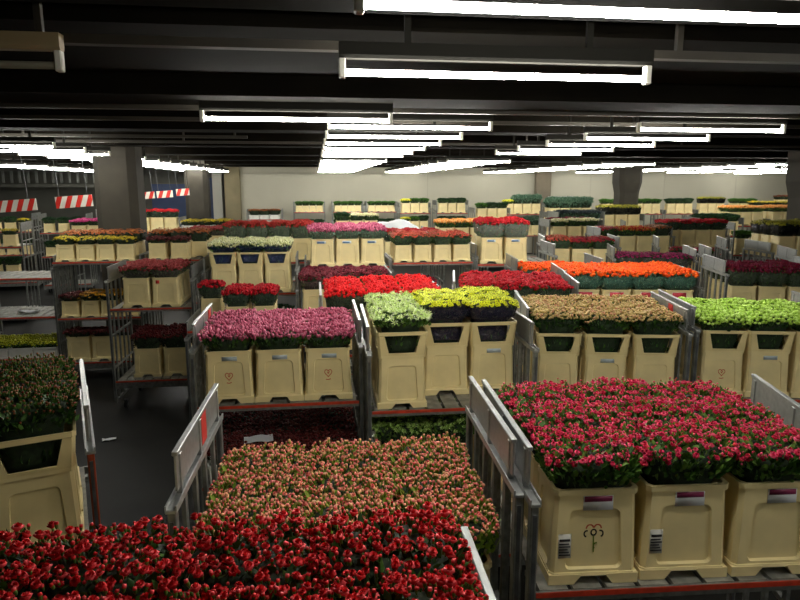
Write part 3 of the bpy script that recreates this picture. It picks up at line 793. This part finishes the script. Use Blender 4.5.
# ---- right-hand ranks
trolley('wine rose trolley', 'trolley of wrapped wine-red roses behind the lime chrysanthemums', 5.85, 8.45, 14, [(1.46, [c('wine', n=3)]), (.85, [c('lyel', n=3, rows=1)])], W=1.36, D=1.05)
trolley('plate trolley by lime rows', 'empty trolley showing grey side plates beside the wine roses', 7.3, 8.25, 18, [(1.45, []), (.8, [c('gold', n=3, rows=2)])], W=1.36, D=1.05)
trolley('magenta gerbera trolley', 'trolley of magenta gerberas behind the orange roses', 5.1, 10.45, 18, [(1.5, [c('mag', rows=2)])], W=1.36, D=1.05)
trolley('bare plate trolley', 'empty grey trolley standing between magenta and yellow-green flowers', 6.75, 10.2, 20, [(1.3, [c('burg', n=3, rows=2)])], W=1.36, D=1.05)
trolley('black wrap lily trolley', 'trolley of yellow-green lilies in black wrap near the concrete column', 8.9, 11.5, 4, [(1.9, [c('ygdark')])], W=1.42, D=1.0, top=2.15)
trolley('mixed crimson trolley', 'trolley of crimson and orange gerberas behind the long red roses', 4.3, 11.7, 12, [(1.7, [c(('coral', 'crim', 'crim'), rows=2)])], W=1.42, D=1.05, top=2.3)
trolley('red and yellow tulip trolley', 'trolley of red and yellow tulips in front of the tapered column', 6.45, 13.9, 4, [(1.74, [c(('crim', 'mixred', 'mixred', 'rust'), n=4, rows=2)])], W=1.72, D=1.05, top=2.3)
trolley('brown plate trolley', 'grey trolley with sparse red flowers beside the tulip trolley', 6.95, 12.3, 22, [(1.45, [c('crim', n=2, rows=1)])], W=1.3, D=1.05)
trolley('dark rose trolley', 'trolley of dark red roses behind the black-wrapped lilies', 8.6, 15.0, 3, [(1.78, [c('dkred', n=4, rows=2)])], W=1.72, D=1.05, top=2.2)
trolley('cream tulip trolley', 'trolley of cream tulips behind the crimson and orange gerberas', 5.95, 15.9, 4, [(1.84, [c('cream', rows=1), c('burg', rows=1, y0=.36, rowoff=1)])], W=1.4, D=1.0, top=2.4, far=True)
trolley('grey plate trolley', 'empty grey trolley standing beyond the tulip trolley', 8.35, 16.6, 20, [(1.5, [c('brwn', rows=1)])], W=1.36, D=1.05, top=2.3, far=True)
trolley('right wall plate trolley', 'empty grey trolley beside the dark red roses', 10.9, 15.6, 14, [(1.5, [c('green', rows=1)])], W=1.36, D=1.05, top=2.3, far=True)
trolley('column foot trolley', 'grey trolley of fresh green foliage at the foot of the nearer column', 11.6, 13.3, 10, [(1.75, [c('burg', rows=2)])], W=1.36, D=1.05, top=2.3, far=True)
trolley('slate thistle trolley', 'trolley of dusky blue-green thistles behind the cream tulips', 6.95, 17.9, 2, [(1.92, [c('slate', rows=2)])], W=1.4, D=1.0, top=2.5, far=True)
trolley('column lily trolley', 'trolley of yellow-green lilies just in front of the tapered column', 8.5, 18.5, 3, [(2.0, [c('ygdark', rows=2)])], W=1.4, D=1.0, top=2.4, far=True)
trolley('light orange tulip trolley', 'trolley of light orange tulips in the far rank beyond the dark roses', 12.9, 18.9, 2, [(2.04, [c('ltorange', rows=2)])], W=1.4, D=1.0, top=2.2, far=True)
trolley('second orange tulip trolley', 'trolley of light orange tulips nearer to the side wall', 14.4, 18.9, 2, [(2.04, [c('ltorange', rows=2)])], W=1.4, D=1.0, top=2.2, far=True)
trolley('green leaf trolley', 'trolley of fresh green foliage before the light orange tulips', 11.4, 18.0, 4, [(1.8, [c('dgreen', rows=2)])], W=1.4, D=1.0, top=2.3, far=True)
trolley('eucalyptus trolley', 'trolley of grey-green eucalyptus behind the slate thistles', 8.35, 22.4, 0, [(2.06, [c('ggreen', n=4, rows=2)])], W=1.7, D=1.0, top=2.3, far=True)
trolley('silver spray trolley', 'trolley of silvery white sprays against the back wall', 10.0, 26.8, 0, [(2.1, [c('grey', rows=2)])], W=1.4, D=1.0, top=2.5, far=True)
for k, (x, y, ft, d) in enumerate([(12.0, 26.2, 'green', 'first'), (13.5, 26.2, 'green', 'second'), (15.0, 26.2, 'dgreen', 'third'), (16.5, 26.2, 'ygdark', 'fourth'), (18.0, 26.2, 'green', 'fifth')]):
    trolley(f'{d} wall rank trolley', f'{d} trolley of greenery along the back wall, counted from the tapered column', x, y, 0, [(2.08, [c(ft, rows=1)])], W=1.4, D=1.0, top=2.2, far=True)
trolley('brown bloom trolley', 'trolley of brownish red flowers against the back wall corner', 19.7, 25.6, 0, [(2.25, [c('brwn', rows=1)])], W=1.4, D=1.0, top=2.4, far=True)
trolley('wall lily trolley', 'trolley of golden yellow lilies before the brownish red wall flowers', 16.4, 22.6, 0, [(2.12, [c('ydark', n=4, rows=1)])], W=1.7, D=1.0, top=2.3, far=True)

# ---- along the back wall, centre
trolley('lemon tulip trolley', 'two-tier trolley of lemon tulips and green foliage by the back wall', 3.6, 27.8, 0, [(2.1, [c(('lyel', 'green', 'green'), rows=1)]), (1.32, [c(('lyel', 'green', 'dgreen'), rows=1)])], W=1.4, D=1.0, top=2.5, far=True)
trolley('dark foliage trolley', 'two-tier trolley of dark green foliage by the back wall', 5.2, 27.6, 0, [(2.1, [c('dgreen', rows=1)]), (1.3, [c('dgreen', rows=1)])], W=1.42, D=1.0, top=2.6, far=True)
trolley('fern trolley', 'trolley of mixed green foliage beside the dark foliage trolley', 6.0, 24.0, 0, [(2.0, [c(('green', 'dgreen', 'dgreen'), rows=1)]), (1.2, [c('dgreen', rows=1)])], W=1.4, D=1.0, top=2.4, far=True)
trolley('tall eucalyptus trolley', 'two-tier trolley of tall eucalyptus with lemon tulips, against the wall', 7.75, 26.2, 0, [(2.1, [c(('lyel', 'ggreen', 'ggreen', 'ggreen'), n=4, rows=1)]), (1.2, [c('ggreen', n=4, rows=1)])], W=1.75, D=1.0, top=2.4, far=True)
for k, (x, d) in enumerate([(-.95, 'first'), (.72, 'second'), (2.2, 'third')]):
    trolley(f'{d} green pot trolley', f'{d} trolley of small green pots by the back wall, counted from the beige pillar', x, 28.2, 0, [(2.1, [c('green', 'small', 4, 1, pitch=.29, x0=.1)]), (1.4, [c('dgreen', 'crate', 3, 1)])], W=1.36, D=1.0, top=2.55, far=True)
trolley('orange crate trolley', 'trolley of rusty flowers and green foliage beside the beige pillar', -2.75, 26.4, 0, [(1.9, [c('rust', 'crate', 3, 1), c('dgreen', 'crate', 3, 1, y0=.4, rowoff=1)])], W=1.4, D=1.0, top=2.3, far=True)
trolley('cream and green trolley', 'trolley of cream tulips beside dark foliage, midway to the back wall', .45, 18.1, 0, [(1.9, [c(('dgreen', 'cream', 'cream'), rows=2)])], W=1.4, D=1.0, top=2.1, far=True)
trolley('pot crate trolley', 'trolley of dark green foliage in white crates, before the green pots', -1.2, 20.6, 0, [(1.7, [c('dgreen', 'crate', 4, 1, pitch=.41)])], W=1.74, D=1.0, top=2.1, far=True)
wt, wT = trolley('plastic wrap trolley', 'trolley covered by crumpled white plastic, behind the coral gerberas', 1.45, 16.0, 0, [(2.1, [])], W=1.36, D=1.0, top=2.2, far=True)
trolley('far orange trolley', 'trolley of light orange tulips beside the white plastic sheet', 2.95, 15.7, 0, [(1.84, [c('ltorange', rows=2)])], W=1.36, D=1.0, top=2.1, far=True)
trolley('hidden dark rose trolley', 'trolley of deep red roses between coral gerberas and the white plastic', 1.3, 13.1, 0, [(1.74, [c('dkred', rows=2)])], W=1.36, D=1.0, top=2.1, far=True)

# ---- the dim side beyond the column
trolley('dull red trolley', 'trolley of dusty red roses behind the rusty chrysanthemums', -2.72, 13.9, 0, [(1.84, [c('vred', rows=2)])], W=1.3, D=1.0, top=2.1, far=True)
trolley('grey crate trolley', 'trolley of golden lilies in white crates before the farther dark column', -3.5, 17.0, 0, [(2.08, [c('ydark', 'crate', 3, 2)])], W=1.36, D=1.0, top=2.2, far=True)
trolley('pink cyclamen trolley', 'trolley of bright pink cyclamens half hidden by the dark column', -6.55, 18.0, 0, [(1.83, [c('pinkf', rows=2)])], W=1.36, D=1.0, top=2.1, far=True)
trolley('red and cream trolley', 'trolley of deep red roses in front of the blue door', -5.45, 20.2, 0, [(1.92, [c('dkred', rows=1)]), (1.1, [c('dkv', rows=1)])], W=1.36, D=1.0, top=2.3, far=True)
for k, (x, y, r, d) in enumerate([(-8.25, 16.0, -8, 'nearest'), (-8.3, 20.6, -8, 'middle'), (-10.1, 21.2, -8, 'farthest'), (-7.9, 24.6, -5, 'wallside')]):
    trolley(f'{d} dim bay trolley', f'{d} trolley of cream buckets in the dim bay under the striped boards', x, y, r, [(1.84, [c(('dgreen', 'dgreen', 'ydark') if k != 1 else 'dgreen', 'small', 3, 1, pitch=.4)]), (1.12, [c('dgreen', 'small', 3, 1, pitch=.4)])], W=1.36, D=1.0, top=2.4, far=True)

# ------------------------------------------------------------------ loose things
def paper(name, label, cat, loc, w, d, h, seed, mat, n=9, rz=0):
    rng = np.random.default_rng(seed)
    V, F = [], []
    hm = rng.uniform(0, h, (n, n))
    for lay in (0, 1):
        for j in range(n):
            for i in range(n):
                V.append(((i / (n - 1) - .5) * w, (j / (n - 1) - .5) * d, hm[j, i] + (.002 if lay else 0)))
    for j in range(n - 1):
        for i in range(n - 1):
            a = j * n + i; F.append((a + n, a + n + 1, a + 1, a)); a += n * n; F.append((a, a + 1, a + n + 1, a + n))
    o = thing(name, label, cat, loc, rz, None, mesh_np(name, V, F, [0] * len(F), [mat], True))
    return o
paper('paper_sheet', 'crumpled white paper sheet lying on the brownish red sweet williams', 'paper', (-.52, 5.2, 1.185), .24, .14, .015, 3, PAPER, 6, .1)
paper('plastic_scrap', 'scrap of white plastic on the bare lower slatted shelf', 'scrap', (-5.0, 11.7, 1.092), .3, .14, .05, 5, PAPER, 7)
paper('paper_scrap', 'white paper scrap on the dark floor of the aisle', 'scrap', (-2.75, 8.35, .003), .17, .09, .02, 8, PAPER, 5, .3)

def plastic_sheet():
    rng = np.random.default_rng(21); n = 26; V, F = [], []
    for lay in (0, 1):
        for j in range(n):
            for i in range(n):
                u, v = i / (n - 1) * 2 - 1, j / (n - 1) * 2 - 1
                e = max(abs(u), abs(v))
                z = .3 * (1 - e ** 4) * (.75 + .25 * math.sin(3 * u + 1) * math.cos(4 * v)) + rng.uniform(-.012, .012)
                z = max(z, .004)
                V.append((u * .6, v * .42, z - (.004 if lay == 0 else 0)))
    for j in range(n - 1):
        for i in range(n - 1):
            a = j * n + i; F.append((a + n, a + n + 1, a + 1, a)); a += n * n; F.append((a, a + 1, a + n + 1, a + n))
    return mesh_np('plastic_sheet', V, F, [0] * len(F), [plain('white_film', (226, 230, 232), .25)], False)
thing('plastic_sheet', 'crumpled white plastic sheet lying over the shelf behind the coral gerberas', 'plastic sheet', (2.05, 16.5, 2.104), 0, None, plastic_sheet())

# striped warning boards hanging from the ceiling
def stripes():
    m, t, b = base_mat('red_white_stripes')
    tc = t.nodes.new('ShaderNodeTexCoord'); mp = t.nodes.new('ShaderNodeSeparateXYZ')
    ad = t.nodes.new('ShaderNodeMath'); ad.operation = 'MULTIPLY_ADD'; ad.inputs[1].default_value = -.4
    mo = t.nodes.new('ShaderNodeMath'); mo.operation = 'PINGPONG'; mo.inputs[1].default_value = .11
    gt = t.nodes.new('ShaderNodeMath'); gt.operation = 'GREATER_THAN'; gt.inputs[1].default_value = .055
    mx = t.nodes.new('ShaderNodeMix'); mx.data_type = 'RGBA'
    mx.inputs['A'].default_value = lin((230, 226, 212)); mx.inputs['B'].default_value = lin((216, 44, 30))
    t.links.new(tc.outputs['Object'], mp.inputs[0])
    t.links.new(mp.outputs['Z'], ad.inputs[0]); t.links.new(mp.outputs['X'], ad.inputs[2])
    t.links.new(ad.outputs[0], mo.inputs[0]); t.links.new(mo.outputs[0], gt.inputs[0])
    t.links.new(gt.outputs[0], mx.inputs['Factor']); t.links.new(mx.outputs['Result'], b.inputs['Base Color'])
    b.inputs['Roughness'].default_value = .5
    return m
STR = stripes()
CEIL = 4.35
for (x0, x1, y, zc, h, lab) in [(-7.35, -6.02, 15, 2.82, .25, 'red and white striped board hanging nearest the side of the dim bay'), (-5.63, -4.86, 15, 2.92, .25, 'red and white striped board hanging just beside the dark column'),
                           (-5.12, -4.72, 20, 2.97, .2, 'short striped board hanging beyond the dark column, by its edge'), (-4.66, -4.2, 20, 3.0, .2, 'middle short striped board hanging before the blue door'), (-4.1, -3.72, 20, 3.06, .2, 'short striped board hanging next to the farther dark column')]:
    w = x1 - x0
    b = thing('warning_board', lab, 'sign', ((x0 + x1) / 2, y, zc), 0, 'striped warning boards')
    b.rotation_euler = (0, rad(-4), 0)
    m = MB(); m.box(-w / 2, w / 2, -.015, .015, -h / 2, h / 2, 0, .004); link('board', m.mesh('board', STR), b)
    for s in (-1, 1):
        m = MB(); m.cyl((s * w * .38, 0, h / 2 - .02), (s * w * .38, 0, CEIL - zc), .006, 6); link('hanging_rod', m.mesh('hanging_rod', DARKST), b)

# ------------------------------------------------------------------ the hall
def floor_mat():
    m, t, b = base_mat('asphalt_floor')
    tc = t.nodes.new('ShaderNodeTexCoord'); n1 = t.nodes.new('ShaderNodeTexNoise'); n1.inputs['Scale'].default_value = 1.3; n1.inputs['Detail'].default_value = 8
    r = t.nodes.new('ShaderNodeValToRGB'); r.color_ramp.elements[0].color = lin((9, 10, 8)); r.color_ramp.elements[1].color = lin((26, 26, 22))
    r.color_ramp.elements[0].position = .35; r.color_ramp.elements[1].position = .72
    t.links.new(tc.outputs['Object'], n1.inputs['Vector']); t.links.new(n1.outputs['Fac'], r.inputs['Fac']); t.links.new(r.outputs['Color'], b.inputs['Base Color'])
    b.inputs['Roughness'].default_value = .62; b.inputs['Specular IOR Level'].default_value = .3
    return m
X0, X1, YF, YB = -17.0, 25.0, -1.6, 30.0
def boxmesh(name, x0, x1, y0, y1, z0, z1, mat, bev=0):
    m = MB(); m.box(x0, x1, y0, y1, z0, z1, 0, bev); return m.mesh(name, mat)
WALL = plain('cream_wall', (176, 172, 154), .75, 0, .03, .35)
DIMW = plain('grey_wall', (92, 92, 84), .8, 0, .12, .6)
CEILM = plain('dark_ceiling', (15, 14, 12), 1, 0, .15, 1.2, .05)
BEAM = plain('dark_beam', (17, 15, 11), 1, 0, .2, 2.5, .05)
COLM = plain('concrete_column', (56, 52, 43), .85, 0, .12, 2)
structure('floor', boxmesh('floor', X0, X1, YF, 34, -.1, 0, floor_mat()))
structure('ceiling', boxmesh('ceiling', X0, X1, YF, 34, CEIL, CEIL + .15, CEILM))
def wall_back():
    m = MB(); m.box(-3.35, X1, YB, YB + .2, 0, CEIL)
    x = -1.5
    return m.mesh('wall_back', WALL)
structure('wall_back', wall_back())
structure('wall_alcove', boxmesh('wall_alcove', X0, -3.35, 33.2, 33.4, 0, CEIL, DIMW))
structure('wall_left', boxmesh('wall_left', X0 - .2, X0, YF, 33.4, 0, CEIL, DIMW))
structure('wall_right', boxmesh('wall_right', X1, X1 + .2, YF, YB + .2, 0, CEIL, WALL))
structure('wall_front', boxmesh('wall_front', X0, X1, YF - .2, YF, 0, CEIL, DIMW))
SEAM = plain('wall_seam', (170, 166, 150), .8)
for k, x in enumerate((1.3, 5.2, 13.2, 17.0, 20.8)):
    structure(f'trim_{k + 3}', boxmesh('trim', x, x + .035, YB - .012, YB, 0, CEIL, SEAM))
structure('trim_1', boxmesh('trim', -4.0, -3.32, YB - .35, YB + .1, 0, CEIL, plain('beige_pillar', (126, 116, 88), .8, 0, .06, 2), .02))
structure('trim_2', boxmesh('trim', 10.4, 11.15, YB - .25, YB, 0, CEIL, plain('brown_pillar', (122, 112, 94), .8, 0, .08, 2), .02))
# blue door and white post in the alcove
d = structure('door_1', boxmesh('door', -7.95, -6.1, 33.1, 33.19, 0, 3.3, plain('blue_door', (40, 62, 104), .5, 0, .05, 1)))
m = MB(); m.cyl((-6.35, 33.04, 1.0), (-6.35, 33.04, 1.3), .02, 8); m.box(-6.37, -6.33, 33.03, 33.11, 1.02, 1.06); m.box(-6.37, -6.33, 33.03, 33.11, 1.24, 1.28); link('door_handle', m.mesh('door_handle', STEEL), d)
structure('trim_8', boxmesh('trim', -4.72, -4.3, 31.0, 31.3, 0, CEIL, plain('white_post', (196, 194, 182), .7)))
structure('door_2', boxmesh('door', -5.6, -4.9, 33.1, 33.19, 0, 3.6, MATS['blue_door']))
# grille of hanging bars in the dim bay
def grille():
    m = MB()
    x = -16.5
    while x < -8.3:
        m.box(x, x + .1, 0, .04, 3.35, 3.85, 0); x += .34
    return m.mesh('bars', plain('pale_bars', (120, 122, 116), .6))
g = thing('hanging_grille', 'row of pale vertical bars hung high across the dim bay', 'grille', (0, 30.2, 0))
link('bar_row', grille(), g)
m = MB(); m.box(-16.6, -8.0, -.04, .08, 3.16, 3.3, 0); m.box(-16.6, -8.0, -.04, .08, 3.85, 3.95, 0)
for x in (-16.0, -12.0, -8.4): m.box(x, x + .08, 0, .06, 3.9, CEIL)
link('rail', m.mesh('rail', plain('grey_rail', (96, 96, 88), .7)), g)

# columns
def column_mesh(w, flared):
    bm = bmesh.new()
    def oc(h, z): return [bm.verts.new(p) for p in ring(h, h, z, h * .35)]
    if flared: rows = [oc(w * .84, 0), oc(w * .84, 2.5), oc(w * .86, 3.0), oc(w * 1.02, 3.35), oc(w * 1.05, CEIL)]
    else: rows = [oc(w, 0), oc(w, CEIL)]
    for a, b in zip(rows, rows[1:]):
        for i in range(8): bm.faces.new((a[i], a[(i + 1) % 8], b[(i + 1) % 8], b[i]))
    bm.faces.new(rows[0][::-1]); bm.faces.new(rows[-1])
    me = bpy.data.meshes.new('column'); bm.to_mesh(me); bm.free(); me.materials.append(COLM); return me
for nm, x, y, w, fl in (('column', -3.72, 13.1, .385, False), ('column', -4.05, 23.3, .38, False), ('column', 10.85, 21.6, .41, True), ('column', 10.85, 13.0, .43, True)):
    structure(nm, column_mesh(w, fl), (x, y, 0))

# ceiling beams run across, service trunking between
k = 1
for (y0, y1, z) in [(-1.0, .9, 3.98), (2.2, 2.75, 3.98), (3.35, 4.75, 4.05), (4.95, 5.55, 3.93)] + [(8.6 + 3.6 * i, 9.1 + 3.6 * i, 3.98) for i in range(7)]:
    structure('beam', boxmesh('beam', X0, X1, y0, y1, z, CEIL, BEAM)); k += 1
PIPE = plain('trunking_paint', (52, 47, 38), .6, .2, .1, 5)
for i, (y, z, x0, x1) in enumerate([(3.16, 3.93, X0, X1), (5.75, 3.93, X0, X1), (6.35, 4.0, -9, 12), (7.5, 4.0, X0, X1), (10.2, 4.0, X0, -1), (11.5, 4.0, -12, 14)]):
    t = thing('cable_trunking', 'thin painted cable trunking crossing the ceiling, ' + ['second', 'third', 'fourth', 'fifth', 'sixth', 'seventh'][i] + ' beam bay from the gallery', 'trunking', (0, y, z))
    m = MB(); m.box(x0, x1, -.03, .03, -.02, .02); link('channel', m.mesh('channel', PIPE), t)
    hx = x0 + .8; 
    m = MB()
    while hx < x1: m.box(hx, hx + .03, -.015, .015, .0, CEIL - z); hx += 3.0
    link('hanger', m.mesh('hanger', PIPE), t, kind='stuff')

# ------------------------------------------------------------------ lamps
def tube_mat(name, s):
    m, t, b = base_mat(name)
    e = t.nodes.new('ShaderNodeEmission'); e.inputs['Color'].default_value = (1.0, .98, .9, 1); e.inputs['Strength'].default_value = s
    t.links.new(e.outputs[0], t.nodes['Material Output'].inputs['Surface'])
    return m
TUBE = tube_mat('fluorescent_tube', 118)
m = MB(); m.cyl((.03, 0, 0), (1.47, 0, 0), .0145, 10); TUBE_M = m.mesh('tube', TUBE)
m = MB(); m.cyl((.03, 0, 0), (1.47, 0, 0), .016, 10); TUBE_OFF = m.mesh('tube', plain('unlit_tube', (150, 146, 128), .3))
HOUSE = plain('lamp_housing', (30, 29, 25), .8, 0, 0, 8, .1)
m = MB(); m.prism([(0, 0), (0, 0)] and [(-.022, .06), (.022, .06), (.03, .075), (.03, .13), (-.03, .13), (-.03, .075)], 0.0, 1.5)
for v in m.bm.verts: v.co = Vector((v.co.y, v.co.x, v.co.z))
m.box(.3, .33, -.012, .012, .118, .62); m.box(1.17, 1.2, -.012, .012, .118, .62)
HOUSE_M = m.mesh('housing', HOUSE)
HOUSE_OFF = HOUSE_M.copy(); HOUSE_OFF.materials[0] = plain('bare_housing', (150, 132, 96), .6)
m = MB(); m.box(0, .03, -.022, .022, -.026, .062, 0, .005); CAP_M = m.mesh('end_cap', plain('cap_white', (216, 214, 200), .5))
ORD = ['first', 'second', 'third', 'fourth', 'fifth', 'sixth', 'seventh', 'eighth', 'ninth', 'tenth', 'eleventh', 'twelfth', 'thirteenth', 'fourteenth', 'fifteenth', 'sixteenth', 'seventeenth', 'eighteenth', 'nineteenth', 'twentieth', 'twenty-first', 'twenty-second', 'twenty-third']
ZL = 3.8
def lamp(x, y, label, on=True, z=ZL):
    t = thing('fluorescent_lamp', label, 'ceiling lamp', (x, y, z), 0, 'fluorescent lamps under the ceiling')
    link('housing', HOUSE_M if on else HOUSE_OFF, t); link('tube', TUBE_M if on else TUBE_OFF, t)
    link('end_cap', CAP_M, t); link('end_cap', CAP_M, t, (1.47, 0, 0))
def line(name, x, ys):
    for i, y in enumerate(ys): lamp(x, y, f'lit fluorescent lamp, {ORD[i]} from the gallery in the {name} line')
ar = lambda a, b, s: [a + s * i for i in range(int((b - a) / s) + 1)]
line('main', .12, [1.92, 3.06] + ar(5.88, 11.9, 1.2) + ar(14.6, 28.2, 1.2))
lamp(-.87, 5.28, 'single lit fluorescent lamp alone beside the main line')
lamp(-2.56, 3.05, 'unlit fluorescent lamp hanging nearest the dark side', False)
line('red rose side', 2.98, ar(5.8, 10.7, 1.2) + ar(14.6, 28.5, 1.2))
for i, y in enumerate((-.4, .8, 2.0)): lamp(3.4, y, ['lit fluorescent lamp beside the gallery wall', 'lit fluorescent lamp above the crimson carnations, gallery side', 'lit fluorescent lamp above the crimson carnations, hall side'][i])  # extra lamps added out of view to brighten the crimson trolley's bucket fronts
line('dim column side', -5.0, ar(9.5, 28, 1.2))
line('dim bay', -9.3, ar(14.5, 28, 1.5))
line('tapered column side', 7.4, ar(16.2, 28.5, 1.2))
line('far wall side', 11.6, ar(16.0, 28.5, 1.2))
line('corner side', 15.6, ar(19.0, 28.5, 1.2))
line('outermost', 19.6, ar(20.5, 28.5, 1.6))

# ------------------------------------------------------------------ world, camera, view
w = bpy.data.worlds.new('World'); bpy.context.scene.world = w; w.use_nodes = True
w.node_tree.nodes['Background'].inputs['Color'].default_value = (.01, .01, .01, 1)
w.node_tree.nodes['Background'].inputs['Strength'].default_value = .2

f = 640.0
cam = bpy.data.cameras.new('Camera'); co = bpy.data.objects.new('Camera', cam); C.objects.link(co)
cam.sensor_width = 36.0; cam.lens = f / 800 * 36.0; cam.clip_start = .02; cam.clip_end = 120
phi = math.atan(116 / f); th = math.atan(85 / math.hypot(f, 116))
co.location = (0, 0, 3.3)
fw = Vector((math.sin(th) * math.cos(phi), math.cos(th) * math.cos(phi), -math.sin(phi)))
co.rotation_euler = fw.to_track_quat('-Z', 'Y').to_euler()
S = bpy.context.scene
S.camera = co
S.view_settings.view_transform = 'Standard'; S.view_settings.look = 'None'
S.view_settings.gamma = 1.0; S.view_settings.exposure = -0.12; S.view_settings.use_curve_mapping = False
